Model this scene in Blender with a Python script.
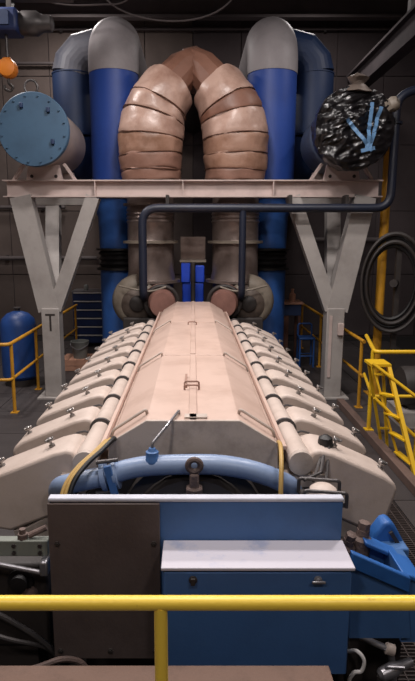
import bpy, math, random
from mathutils import Vector, noise
random.seed(7)
for o in list(bpy.data.objects): bpy.data.objects.remove(o)
scene = bpy.context.scene
COL = scene.collection
C = 3.35            # eye height above the machine hall floor; z values below are given from eye level
PI = math.pi

# ------------------------------------------------------------------ camera
cam_d = bpy.data.cameras.new('camera'); cam = bpy.data.objects.new('camera', cam_d); COL.objects.link(cam)
cam.location = (0, 0, C)
cam.rotation_euler = (math.radians(90-10.5), 0, 0)
cam_d.sensor_fit = 'VERTICAL'; cam_d.sensor_height = 24.0
cam_d.lens = 560/681*24.0
cam_d.shift_x = 14.5/681
cam_d.clip_end = 100
scene.camera = cam

# ------------------------------------------------------------------ world, exposure
w = bpy.data.worlds.new('world'); scene.world = w; w.use_nodes = True
w.node_tree.nodes['Background'].inputs[0].default_value = (0.5, 0.5, 0.55, 1)
w.node_tree.nodes['Background'].inputs[1].default_value = 0.05
vs = scene.view_settings
vs.view_transform = 'Standard'; vs.look = 'None'; vs.gamma = 1; vs.use_curve_mapping = False
vs.exposure = 0.15

# high-bay lamps, with fill lamps added over the aisles and back: x, y, z (from eye level), watts
LAMPS = [(-2.4, -2.4, 4.6, 105, 'behind the walkway on the pump side'), (2.4, -2.4, 4.6, 105, 'behind the walkway on the blue guard side'),
         (0.0, 2.6, 5.2, 205, 'over the control box'), (-2.8, 5.4, 5.2, 205, 'over the bank beside the air vessel'), (2.8, 5.4, 5.2, 205, 'over the bank beside the steps'),
         (0.0, 8.0, 5.3, 260, 'over the engine hood'), (-5.2, 11.5, 5.9, 260, 'over the upright air vessel as added background fill'), (5.6, 11.0, 5.9, 130, 'over the workbench side as added background fill'),
         (-3.4, 16.6, 6.55, 170, 'over the tool chest as added background fill'), (3.4, 16.6, 6.55, 70, 'over the brown workbench as added background fill')]
LAMP_COL = (1.0, 0.93, 0.90)

# ------------------------------------------------------------------ materials
def lin(c):
    return tuple((v/255/12.92 if v/255 <= .04045 else ((v/255+.055)/1.055)**2.4) for v in c) + (1,)
MATS = {}
def mat(name, col, rough=.55, metal=0.0, dirt=None, amount=.35, scale=3.0, bump=.05, bscale=60, lo=.45, hi=.72, spec=.5):
    m = bpy.data.materials.new(name); m.use_nodes = True
    nt = m.node_tree; N = nt.nodes; L = nt.links
    b = N['Principled BSDF']
    b.inputs['Roughness'].default_value = rough; b.inputs['Metallic'].default_value = metal
    b.inputs['Specular IOR Level'].default_value = spec
    tc = N.new('ShaderNodeTexCoord'); oi = N.new('ShaderNodeObjectInfo')
    mul = N.new('ShaderNodeMath'); mul.operation = 'MULTIPLY'; mul.inputs[1].default_value = 37.0
    add = N.new('ShaderNodeVectorMath'); add.operation = 'ADD'
    L.new(oi.outputs['Random'], mul.inputs[0]); L.new(tc.outputs['Object'], add.inputs[0]); L.new(mul.outputs[0], add.inputs[1])
    if dirt is None: dirt = tuple(v*.55 for v in col)
    nz = N.new('ShaderNodeTexNoise'); nz.inputs['Scale'].default_value = scale; nz.inputs['Detail'].default_value = 8; nz.inputs['Roughness'].default_value = .65
    L.new(add.outputs[0], nz.inputs['Vector'])
    mr = N.new('ShaderNodeMapRange'); mr.inputs['From Min'].default_value = lo; mr.inputs['From Max'].default_value = hi
    mr.inputs['To Max'].default_value = amount
    L.new(nz.outputs['Fac'], mr.inputs['Value'])
    mx = N.new('ShaderNodeMix'); mx.data_type = 'RGBA'
    mx.inputs['A'].default_value = lin(col); mx.inputs['B'].default_value = lin(dirt)
    L.new(mr.outputs[0], mx.inputs['Factor']); L.new(mx.outputs['Result'], b.inputs['Base Color'])
    n2 = N.new('ShaderNodeTexNoise'); n2.inputs['Scale'].default_value = bscale; n2.inputs['Detail'].default_value = 4
    L.new(add.outputs[0], n2.inputs['Vector'])
    bp = N.new('ShaderNodeBump'); bp.inputs['Strength'].default_value = bump; bp.inputs['Distance'].default_value = .02
    L.new(n2.outputs['Fac'], bp.inputs['Height']); L.new(bp.outputs['Normal'], b.inputs['Normal'])
    MATS[name] = m
    return m
mat('cream', (192, 166, 153), .5, dirt=(150, 120, 104), amount=.45, scale=2.2)
mat('cream_head', (194, 178, 168), .5, dirt=(150, 132, 118), amount=.4, scale=4)
mat('cream_grey', (186, 172, 162), .55, dirt=(110, 96, 88), amount=.5, scale=5)
mat('rail_brown', (150, 118, 104), .6, dirt=(80, 50, 42))
mat('blue_panel', (68, 106, 158), .5, dirt=(54, 80, 120), amount=.5, scale=2.5)
mat('blue_box', (66, 102, 154), .5, dirt=(56, 84, 126), amount=.4, scale=3)
mat('pale_lid', (198, 194, 204), .45, dirt=(140, 154, 188), amount=.6, scale=5, lo=.54, hi=.68)
mat('lit_edge', (196, 198, 210), .45, amount=.2)  # overhead light on the housing lip put into its pale colour
mat('dark_plate', (92, 80, 77), .5, dirt=(64, 54, 52), amount=.6, scale=2)
mat('blue_pipe', (134, 152, 182), .35, dirt=(84, 108, 150), amount=.5, scale=4)
mat('blue_guard', (44, 98, 168), .5, dirt=(26, 58, 112), amount=.5, scale=4)
mat('duct_blue', (36, 70, 150), .5, dirt=(28, 50, 110), amount=.4, scale=1.5)
mat('duct_dark', (30, 50, 86), .55, dirt=(20, 32, 56), amount=.5, scale=1.5)
mat('duct_dusty_lit', (104, 104, 112), .55, dirt=(62, 70, 88), amount=.6, scale=1.5)  # dusty duct elbow, light from above put into the grey
mat('shell_dusty_lit', (168, 154, 146), .5, dirt=(118, 112, 112), amount=.5, scale=1.5)  # dust and overhead light on the shell painted as one pale tone
mat('shell_slate', (86, 98, 116), .5, dirt=(70, 66, 70), amount=.6, scale=1.5)
mat('duct_light', (40, 84, 150), .5, dirt=(24, 50, 98), amount=.5, scale=1.5)
mat('duct_grey', (150, 144, 146), .55, dirt=(104, 98, 100), amount=.5, scale=1.2)
mat('tank_blue', (62, 92, 118), .5, dirt=(42, 64, 86), amount=.5, scale=1.6)
mat('gantry', (196, 178, 172), .6, dirt=(130, 112, 106), amount=.5, scale=1.8)
mat('gantry_grey', (164, 158, 154), .6, dirt=(112, 104, 100), amount=.5, scale=1.5)
mat('wrap', (158, 124, 106), .4, dirt=(112, 76, 54), amount=.9, scale=1.6, bump=.5, bscale=7, lo=.4, hi=.7)
mat('wrap_dull', (138, 104, 90), .45, dirt=(104, 74, 60), amount=.75, scale=1.6, bump=.5, bscale=7, lo=.4, hi=.7)
mat('wrap_pale', (180, 150, 136), .36, dirt=(126, 90, 74), amount=.8, scale=1.6, bump=.5, bscale=7)
mat('wrap_brown', (128, 90, 74), .5, dirt=(90, 60, 48), amount=.7, scale=1.5, bump=.3, bscale=8)
mat('band', (110, 78, 64), .4, metal=.5)
mat('riser', (134, 120, 114), .35, metal=.45, dirt=(88, 70, 62), amount=.7, scale=2, bump=.15, bscale=12)
mat('turbo', (104, 92, 84), .5, metal=.25, dirt=(62, 52, 46), amount=.7, scale=3, bump=.15, bscale=25)
mat('turbo_pale', (132, 122, 110), .5, dirt=(92, 82, 70), amount=.7, scale=3)
mat('nozzle', (136, 98, 88), .45, dirt=(92, 62, 55), amount=.6, scale=3)
mat('navy_pipe', (29, 35, 52), .45, dirt=(34, 30, 33), amount=.5)
mat('yellow', (226, 182, 36), .4, dirt=(196, 140, 40), amount=.4, scale=6, lo=.5, hi=.75)
mat('yellow_front', (240, 204, 72), .38, dirt=(150, 110, 70), amount=.7, scale=14, lo=.62, hi=.72)
mat('yellow_dim', (196, 142, 36), .5, dirt=(150, 100, 34), amount=.5, scale=5)
mat('hose_yellow', (186, 152, 88), .5, dirt=(150, 112, 50))
mat('wood', (104, 80, 68), .75, dirt=(72, 54, 45), amount=.7, scale=5, bump=.3, bscale=30)
mat('crate_wood', (190, 142, 118), .75, dirt=(140, 100, 80), amount=.6, scale=4, bump=.2)
mat('steel', (150, 148, 152), .35, metal=.7, amount=.4)
mat('steel_dark', (86, 82, 82), .45, metal=.5, amount=.5)
mat('knob', (170, 166, 164), .3, metal=.8, dirt=(60, 50, 46), amount=.6, scale=20)
mat('black', (22, 20, 21), .5, amount=.3)
mat('dark_iron', (50, 44, 42), .6, dirt=(30, 26, 25), amount=.6, scale=5)
mat('rust', (104, 86, 80), .7, dirt=(62, 50, 47), amount=.7, scale=8, bump=.3)
mat('green', (122, 126, 118), .6, dirt=(90, 92, 86), amount=.5, scale=6)
mat('bag', (22, 20, 22), .3, dirt=(34, 32, 34), amount=.4, scale=6, bump=.04, bscale=9)
mat('tape', (100, 138, 176), .35, dirt=(60, 100, 150))
mat('floor_base', (30, 27, 27), .8, amount=.3)
mat('floor_plate', (62, 56, 56), .62, dirt=(42, 38, 38), amount=.6, scale=1.2, bump=.25, bscale=45)
mat('grating', (78, 68, 66), .6, dirt=(50, 42, 40), amount=.5, metal=.2)
mat('wall', (96, 84, 79), .85, dirt=(70, 60, 57), amount=.6, scale=.8)
mat('wall_dark', (74, 65, 66), .9, dirt=(54, 47, 49), amount=.6, scale=.7)
mat('ceiling', (84, 76, 78), .9, dirt=(36, 32, 34), amount=.5, scale=.6)
mat('roof_steel', (92, 84, 84), .7, dirt=(62, 56, 56), amount=.5, scale=1)
mat('chest', (36, 54, 100), .4, dirt=(20, 30, 56))
mat('barrel', (34, 72, 138), .45, dirt=(22, 48, 96), amount=.5, scale=2)
mat('orange', (226, 132, 40), .45, dirt=(170, 92, 30))
mat('crane_blue', (36, 52, 96), .5, dirt=(24, 32, 60))
mat('cooler_blue', (30, 70, 190), .4, dirt=(20, 46, 130))
mat('brown_box', (96, 62, 50), .7, dirt=(66, 42, 36))
mat('white', (220, 216, 214), .5, amount=.2)
mat('bucket', (120, 122, 118), .5, dirt=(80, 80, 78))
mat('skirting_brown', (104, 84, 76), .65, dirt=(70, 56, 52), amount=.6, scale=2)
def emit(name, col, s):
    m = bpy.data.materials.new(name); m.use_nodes = True
    nt = m.node_tree; b = nt.nodes['Principled BSDF']
    b.inputs['Emission Color'].default_value = col; b.inputs['Emission Strength'].default_value = s
    nz = nt.nodes.new('ShaderNodeTexNoise'); nt.links.new(nz.outputs['Fac'], b.inputs['Roughness'])
    MATS[name] = m
emit('lamp_glow', (1, .95, .9, 1), 6)

# ------------------------------------------------------------------ mesh helpers
def V(*a): return Vector(a)
def perp(t):
    a = V(0, 0, 1) if abs(t.z) < .9 else V(1, 0, 0)
    u = t.cross(a).normalized(); return u, t.cross(u).normalized()
def round_path(pts, r, n=6):
    """fillet the corners of a polyline"""
    P = [Vector(p) for p in pts]; out = [P[0]]
    for i in range(1, len(P)-1):
        a, b, c = P[i-1], P[i], P[i+1]
        d1 = (a-b); d2 = (c-b); k = min(r, d1.length*.49, d2.length*.49)
        p1 = b+d1.normalized()*k; p2 = b+d2.normalized()*k
        for j in range(n+1):
            t = j/n; out.append(p1*(1-t)**2 + b*2*t*(1-t) + p2*t*t)
    out.append(P[-1]); return out
def spline(pts, n=8):
    P = [Vector(p) for p in pts]; P = [P[0]*2-P[1]] + P + [P[-1]*2-P[-2]]; out = []
    for i in range(1, len(P)-2):
        p0, p1, p2, p3 = P[i-1:i+3]
        for j in range(n):
            t = j/n
            out.append(.5*((2*p1)+(p2-p0)*t+(2*p0-5*p1+4*p2-p3)*t*t+(3*p1-p0-3*p2+p3)*t**3))
    out.append(P[-2].copy()); return out
class MB:
    def __init__(s): s.v = []; s.f = []
    def add(s, vs_, fs):
        k = len(s.v); s.v += [Vector(v) for v in vs_]; s.f += [tuple(i+k for i in f) for f in fs]; return s
    def box(s, x0, x1, y0, y1, z0, z1):
        return s.add([(x, y, z) for z in (z0, z1) for y in (y0, y1) for x in (x0, x1)],
                     [(0,2,3,1), (4,5,7,6), (0,1,5,4), (2,6,7,3), (0,4,6,2), (1,3,7,5)])
    def hexa(s, p): # 8 corners in box order
        return s.add(p, [(0,2,3,1), (4,5,7,6), (0,1,5,4), (2,6,7,3), (0,4,6,2), (1,3,7,5)])
    def bar(s, a, b, wx, wy, up=(0, 1, 0)):
        """rectangular bar from a to b; wy measured along 'up', wx across"""
        a = Vector(a); b = Vector(b); t = (b-a).normalized(); u = Vector(up); u = (u-t*u.dot(t)).normalized(); v = t.cross(u)
        c = [(-1,-1), (1,-1), (1,1), (-1,1)]
        vs_ = [p+v*(i*wx/2)+u*(j*wy/2) for p in (a, b) for i, j in c]
        return s.add(vs_, [(3,2,1,0), (4,5,6,7), (0,1,5,4), (1,2,6,5), (2,3,7,6), (3,0,4,7)])
    def prism(s, prof, y0, y1):
        """profile of (x, z) extruded along y"""
        n = len(prof); vs_ = [(x, y, z) for y in (y0, y1) for x, z in prof]
        ar = sum(prof[i][0]*prof[(i+1)%n][1]-prof[(i+1)%n][0]*prof[i][1] for i in range(n))
        fs = [tuple(range(n)), tuple(range(2*n-1, n-1, -1))] + [(i, i+n, (i+1)%n+n, (i+1)%n) for i in range(n)]
        if ar < 0: fs = [f[::-1] for f in fs]
        return s.add(vs_, fs)
    def tube(s, path, r, n=14, cap=True, sq=None):
        P = [Vector(p) for p in path]; m = len(P)
        R = r if hasattr(r, '__len__') else [r]*m
        k = len(s.v); t0 = (P[1]-P[0]).normalized(); u, v = perp(t0)
        for i in range(m):
            t = (P[min(i+1, m-1)]-P[max(i-1, 0)]).normalized()
            u = (u-t*u.dot(t)).normalized(); v = t.cross(u)
            for j in range(n):
                a = 2*PI*j/n; s.v.append(P[i]+(u*math.cos(a)+v*math.sin(a))*R[i])
        for i in range(m-1):
            for j in range(n):
                a = k+i*n+j; b = k+i*n+(j+1)%n; s.f.append((a, b, b+n, a+n))
        if cap:
            s.f.append(tuple(k+j for j in range(n))[::-1]); s.f.append(tuple(k+(m-1)*n+j for j in range(n)))
        return s
    def cyl(s, a, b, r, n=20, r2=None): return s.tube([a, b], [r, r if r2 is None else r2], n)
    def lathe(s, o, ax, prof, n=24, cap=True):
        """prof of (distance along axis, radius)"""
        o = Vector(o); ax = Vector(ax).normalized(); u, v = perp(ax); k = len(s.v); m = len(prof)
        for d, r in prof:
            for j in range(n):
                a = 2*PI*j/n; s.v.append(o+ax*d+(u*math.cos(a)+v*math.sin(a))*max(r, 1e-4))
        for i in range(m-1):
            for j in range(n):
                a = k+i*n+j; b = k+i*n+(j+1)%n; s.f.append((a, b, b+n, a+n))
        if cap:
            s.f.append(tuple(k+j for j in range(n))[::-1]); s.f.append(tuple(k+(m-1)*n+j for j in range(n)))
        return s
    def torus(s, o, ax, R, r, n=28, m=8, sx=1, sz=1):
        o = Vector(o); ax = Vector(ax).normalized(); u, v = perp(ax); k = len(s.v)
        for i in range(n):
            a = 2*PI*i/n; d = u*math.cos(a)*sx+v*math.sin(a)*sz
            for j in range(m):
                b = 2*PI*j/m; s.v.append(o+d*(R+r*math.cos(b))+ax*r*math.sin(b))
        for i in range(n):
            for j in range(m):
                s.f.append((k+i*m+j, k+((i+1)%n)*m+j, k+((i+1)%n)*m+(j+1)%m, k+i*m+(j+1)%m))
        return s
    def build(s, name, m, parent=None, bevel=0, seg=2, ang=35, smooth=True):
        off = V(0, 0, C); root = parent
        if parent:
            while root.parent: root = root.parent
        vs_ = [v+off for v in s.v]
        if root: base = Vector(root.location)
        else:
            xs = [v.x for v in vs_]; ys = [v.y for v in vs_]
            base = V((min(xs)+max(xs))/2, (min(ys)+max(ys))/2, min(v.z for v in vs_))
        me = bpy.data.meshes.new(name); me.from_pydata([tuple(v-base) for v in vs_], [], s.f); me.update()
        import bmesh
        bm = bmesh.new(); bm.from_mesh(me); bmesh.ops.recalc_face_normals(bm, faces=bm.faces); bm.to_mesh(me); bm.free()
        me.materials.append(MATS[m])
        if smooth:
            for p in me.polygons: p.use_smooth = True
            me.set_sharp_from_angle(angle=math.radians(ang))
        o = bpy.data.objects.new(name, me); COL.objects.link(o)
        if parent: o.parent = parent
        else: o.location = base
        if bevel:
            b = o.modifiers.new('bevel', 'BEVEL'); b.width = bevel; b.segments = seg; b.limit_method = 'ANGLE'; b.angle_limit = math.radians(30)
        return o
def tag(o, label, cat, group=None, kind=None):
    o['label'] = label; o['category'] = cat
    if group: o['group'] = group
    if kind: o['kind'] = kind
    return o
def thing(name, label, cat, loc, group=None, kind=None):
    o = bpy.data.objects.new(name, None); COL.objects.link(o); o.location = (loc[0], loc[1], loc[2]+C); o.empty_display_size = .2
    return tag(o, label, cat, group, kind)
def copy_part(o, parent, d=(0, 0, 0)):
    c = o.copy(); COL.objects.link(c); c.parent = parent; c.location = Vector(o.location)+Vector(d)
    for ch in o.children:
        g = ch.copy(); COL.objects.link(g); g.parent = c
    return c
FL = -C   # floor level measured from the eye

# ================================================================== the hall
XW, Y0, Y1, ZC = 7.6, -5.0, 19.0, 7.1
fl = MB().box(-XW, XW, Y0, Y1, FL-.3, FL-.02).build('floor', 'floor_base')
tag(fl, 'dark steel plate floor of the machine hall', 'floor', kind='structure')
for sx in (-1, 1):
    for i in range(4):
        for j in range(12):
            x0 = 1.35+i*1.25; y0 = 3.0+j*1.25
            if sx > 0 and i == 0 and j < 4: continue
            a, b = (x0, x0+1.235) if sx > 0 else (-x0-1.235, -x0)
            MB().box(a, b, y0, y0+1.235, FL-.02, FL).build('floor_plate', 'floor_plate', fl, smooth=False)
g = MB()
for i in range(126): g.box(1.35, 2.585, 3.0+i*.04, 3.008+i*.04, FL-.02, FL)
for i in range(13): g.box(1.35+i*.1, 1.36+i*.1, 3.0, 8.0, FL-.018, FL-.002)
gr = g.build('floor_grating', 'grating', fl, smooth=False); gr['kind'] = 'stuff'
wb = MB().box(-XW, XW, Y1+.06, Y1+.3, FL-.3, ZC).build('wall_back', 'wall_dark')
tag(wb, 'dark clad back wall of the machine hall', 'wall', kind='structure')
for i in range(10):
    for j in range(5):
        w_ = 2*XW/10; h_ = (ZC-FL)/5
        MB().box(-XW+i*w_+.012, -XW+(i+1)*w_-.012, Y1+.02+random.random()*.015, Y1+.06, FL+j*h_+.012, FL+(j+1)*h_-.012).build('wall_panel', 'wall' if i < 5 else 'wall_dark', wb, bevel=.008, seg=1)
for nm, a, b, lb in (('wall_left', -XW-.3, -XW, 'dark brown side wall beyond the blue air vessel'), ('wall_right', XW, XW+.3, 'dark side wall beyond the yellow pole')):
    tag(MB().box(a, b, Y0, Y1+.3, FL-.3, ZC).build(nm, 'wall' if a < 0 else 'wall_dark'), lb, 'wall', kind='structure')
tag(MB().box(-XW-.3, XW+.3, Y0-.3, Y0, FL-.3, ZC).build('wall_front', 'wall'), 'plain hall wall facing the engine control end', 'wall', kind='structure')
tag(MB().box(-XW-.3, XW+.3, Y0-.3, Y1+.3, ZC, ZC+.3).build('ceiling', 'ceiling'), 'dark roof deck high above the engine', 'ceiling', kind='structure')
for i, y in enumerate((-1, 4, 9, 14, 18.2)):
    b = MB().box(-XW, XW, y-.14, y+.14, ZC-.08, ZC).box(-XW, XW, y-.02, y+.02, ZC-.62, ZC-.08).box(-XW, XW, y-.14, y+.14, ZC-.7, ZC-.62)
    tag(b.build('trim_%d' % (i+1), 'roof_steel'), 'grey steel roof girder spanning the hall', 'girder', 'roof girders', 'structure')
# ---- services on the back wall
def wall_pipe(x0, x1, z, r, m, label):
    t = thing('wall_pipe', label, 'pipe', ((x0+x1)/2, Y1-.1, z-r))
    MB().cyl((x0, Y1-.14, z), (x1, Y1-.14, z), r, 12).build('pipe_run', m, t)
    n = max(2, int((x1-x0)/2))
    for i in range(n):
        x = x0+(i+.5)*(x1-x0)/n
        MB().box(x-.03, x+.03, Y1-.14, Y1+.03, z-r-.03, z+r+.03).build('pipe_bracket', 'steel_dark', t)
wall_pipe(-7.2, 7.2, 6.35, .05, 'roof_steel', 'thin grey pipe high along the back wall above the ducts')
wall_pipe(-7.2, -2.2, 5.35, .045, 'roof_steel', 'thin grey pipe on the back wall behind the hoist hook')
wall_pipe(-7.2, -3.2, -.7, .07, 'roof_steel', 'grey pipe on back wall behind the left gantry post')
wall_pipe(-7.2, -4.2, .95, .06, 'roof_steel', 'upper grey pipe on back wall behind the left gantry arms')
wall_pipe(3.6, 7.3, -.1, .08, 'roof_steel', 'grey pipe on back wall behind the yellow pole')
# ---- crane runway girder at the right and hoist on a monorail at the left
t = thing('crane_runway', 'grey crane runway girder along the right side of the roof', 'girder', (5.0, 10, 4.3))
MB().box(4.96, 5.04, 3, 18.9, 4.38, 4.92).build('girder_web', 'ceiling', t)
MB().box(4.83, 5.17, 3, 18.9, 4.92, 4.98).build('top_flange', 'ceiling', t)
MB().box(4.83, 5.17, 3, 18.9, 4.32, 4.38).build('bottom_flange', 'ceiling', t)
for y in (4.0, 9.0, 14.0): MB().box(4.95, 5.05, y-.1, y+.1, 4.98, ZC-.6).build('hanger', 'roof_steel', t)
t = thing('monorail_beam', 'dark steel monorail beam carrying the blue hoist', 'beam', (-4.4, 12.2, 4.62))
MB().box(-7.55, -2.4, 12.1, 12.3, 4.86, 4.9).box(-7.55, -2.4, 12.18, 12.22, 4.66, 4.86).box(-7.55, -2.4, 12.1, 12.3, 4.62, 4.66).build('beam_section', 'roof_steel', t)
for x in (-6.5, -2.8): MB().box(x-.05, x+.05, 12.15, 12.25, 4.9, ZC).build('hanger', 'roof_steel', t)
t = thing('electric_hoist', 'blue electric chain hoist hanging under the roof monorail', 'hoist', (-3.9, 12.2, 3.85))
MB().box(-4.6, -3.45, 11.9, 12.5, 4.0, 4.42).build('hoist_body', 'crane_blue', t, bevel=.06)
MB().lathe((-3.46, 12.2, 4.2), (1, 0, 0), [(0, .2), (.05, .23), (.34, .23), (.4, .19), (.46, .16), (.62, .15), (.66, .09)], 20).build('hoist_motor', 'steel_dark', t)
MB().box(-4.2, -4.1, 12.1, 12.3, 4.4, 4.61).box(-3.7, -3.6, 12.1, 12.3, 4.4, 4.61).build('trolley_plate', 'steel_dark', t)
MB().box(-4.45, -3.6, 11.86, 11.9, 4.08, 4.34).build('nameplate_panel', 'duct_dark', t)
MB().cyl((-3.76, 12.2, 4.02), (-3.76, 12.2, 3.5), .03, 8).build('chain', 'steel_dark', t)
t = thing('hook_block', 'orange crane hook block hanging from the blue hoist', 'hook', (-3.76, 12.2, 2.9))
MB().lathe((-3.76, 12.05, 3.36), (0, 1, 0), [(0, .1), (.02, .17), (.12, .19), (.2, .19), (.28, .17), (.3, .1)], 20).build('sheave_cover', 'orange', t)
MB().box(-3.84, -3.68, 12.12, 12.28, 3.42, 3.56).build('block_head', 'orange', t, bevel=.02)
MB().tube(spline([(-3.76, 12.2, 3.2), (-3.76, 12.2, 3.08), (-3.68, 12.2, 3.0), (-3.74, 12.2, 2.93), (-3.84, 12.2, 2.97), (-3.85, 12.2, 3.04)]), .026, 8).build('hook', 'dark_iron', t)
for (a, b, c, y) in (((-1.9, 4.98), (-.4, 4.42), (.9, 4.98), 12.7), ((-3.3, 5.0), (-1.9, 4.7), (-1.2, 5.05), 12.6)):
    o = MB().tube(spline([(a[0], y, ZC-.01), (a[0], y, a[1]), (b[0], y, b[1]), (c[0], y, c[1]), (c[0], y, ZC-.1)], 10), .018, 8).build('festoon_cable', 'roof_steel')
    tag(o, 'thin grey cable looping down from the roof ' + ('above the insulated exhaust' if a[0] > -2 else 'above the left grey duct elbow'), 'cable')
# ---- high-bay and added fill lamps
for i, (x, y, z, e, where) in enumerate(LAMPS):
    t = thing('bay_and_fill_lamp', 'round high-bay lamp hanging ' + where, 'lamp', (x, y, z), 'high-bay lamps under the roof')
    MB().lathe((x, y, z), (0, 0, 1), [(0, .42), (.02, .42), (.2, .3), (.34, .14), (.5, .12)], 20, cap=False).build('reflector', 'steel', t)
    MB().cyl((x, y, z+.5), (x, y, ZC-.003), .02, 8).build('drop_rod', 'steel_dark', t)
    ld = bpy.data.lights.new('bay_and_fill_light', 'AREA'); ld.shape = 'DISK'; ld.size = .78; ld.energy = e; ld.color = LAMP_COL
    lo = bpy.data.objects.new('bay_and_fill_light', ld); COL.objects.link(lo); lo.parent = t; lo.location = (0, 0, -.01)

# ================================================================== the engine
ENG0, PITCH, NCYL = 3.7, .70, 9
eng = thing('diesel_engine', 'long cream V-type stationary engine with a row of covers on each bank', 'engine', (0, 7.2, FL))
bp_ = [(-1.15, FL), (-1.15, -2.75), (-1.0, -2.45), (-.98, -2.05), (-.62, -1.62), (.62, -1.62), (.98, -2.05), (1.0, -2.45), (1.15, -2.75), (1.15, FL)]
MB().prism(bp_, 3.62, 10.75).build('engine_block', 'dark_iron', eng)
# hood of hipped panels, three sections a side
secs = [(3.72, 5.88), (5.90, 8.25), (8.27, 10.9)]
def hood_half(s, y0, y1):
    out = [(s*.018, -1.25), (s*.32, -1.25), (s*.578, -1.412), (s*.590, -1.60)]
    inn = [(s*.572, -1.60), (s*.560, -1.424), (s*.312, -1.268), (s*.018, -1.268)]
    return MB().prism(out+inn, y0, y1)
for s in (-1, 1):
    for a, b in secs: hood_half(s, a, b).build('hood_panel', 'cream', eng, bevel=.006)
MB().prism([(-.56, -1.61), (-.55, -1.43), (-.31, -1.272), (.31, -1.272), (.55, -1.43), (.56, -1.61)], 3.74, 10.88).build('hood_light_blocker', 'dark_iron', eng)  # hidden dark core added under the panels to block light
MB().prism([(-.6, -1.62), (-.588, -1.41), (-.324, -1.246), (.324, -1.246), (.588, -1.41), (.6, -1.62)], 3.695, 3.72).build('hood_end_plate', 'cream_grey', eng, bevel=.006)
for a, b in secs: MB().box(-.03, .03, a+.02, b-.02, -1.256, -1.236).build('hood_ridge_strip', 'cream', eng, bevel=.006)
for y in (5.89, 8.26):
    MB().box(-.3, .3, y-.02, y+.02, -1.252, -1.244).build('hood_seam_strip', 'cream', eng, bevel=.004)
for s in (-1, 1):                      # grab bars lying along the shoulders, edge rail
    for y in (3.86, 5.86, 8.2):
        p = [(s*.33, y+.02, -1.262), (s*.335, y, -1.215), (s*.575, y-.03, -1.365), (s*.585, y-.02, -1.42)]
        MB().tube(round_path(p, .03), .011, 8).build('grab_bar', 'cream_grey', eng)
    MB().box(s*.59-.0 if s > 0 else -.66, .66 if s > 0 else -.59, 3.72, 10.85, -1.47, -1.44).build('hood_ledge', 'cream', eng, bevel=.005)
    MB().tube([(s*.612, 3.72, -1.425), (s*.612, 10.7, -1.425)], .011, 8).build('edge_rail', 'rail_brown', eng)
for y in (4.5, 4.62, 8.0):             # small U catches on the ridge
    MB().tube(round_path([(-.07, y, -1.25), (-.07, y, -1.21), (.05, y, -1.21), (.05, y, -1.25)], .02), .008, 8).build('hood_catch', 'rail_brown', eng)
MB().box(-.07, -.05, 4.56, 4.95, -1.25, -1.225).build('hood_latch_bar', 'rail_brown', eng)
MB().box(-.06, .1, 3.74, 3.82, -1.25, -1.236).build('hood_label_plate', 'cream_grey', eng)
# banks
def rocker_profile(s):
    e = .085 if s < 0 else .03
    return [(s*(x+(e if x > 1.2 else 0)), z) for x, z in [(.81, -1.60), (.81, -1.515), (.84, -1.475), (.89, -1.468), (.98, -1.49), (1.33, -1.665), (1.395, -1.71), (1.418, -1.76), (1.405, -1.82), (1.335, -2.06), (1.22, -2.08), (.90, -1.92)]]
def head_profile(s):
    return [(s*x, z) for x, z in [(.74, -1.72), (.92, -1.9), (1.22, -2.07), (1.30, -2.08), (1.2, -2.4), (.98, -2.4), (.7, -1.85)]]
def knob(x, y, z, s):
    ax = V(s*.40, 0, .917)
    m = MB().lathe((x, y, z), ax, [(-.01, .024), (.01, .022), (.012, .011), (.032, .011), (.034, .026), (.042, .031), (.056, .029), (.062, .016)], 12)
    c = Vector((x, y, z))+ax*.052
    for k in range(3):
        a = 2*PI*k/3+.4; u, v = perp(ax); d = u*math.cos(a)+v*math.sin(a)
        m.lathe(c+d*.028-ax*.012, ax, [(0, .010), (.004, .014), (.016, .014), (.02, .010)], 8)
    return m
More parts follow.
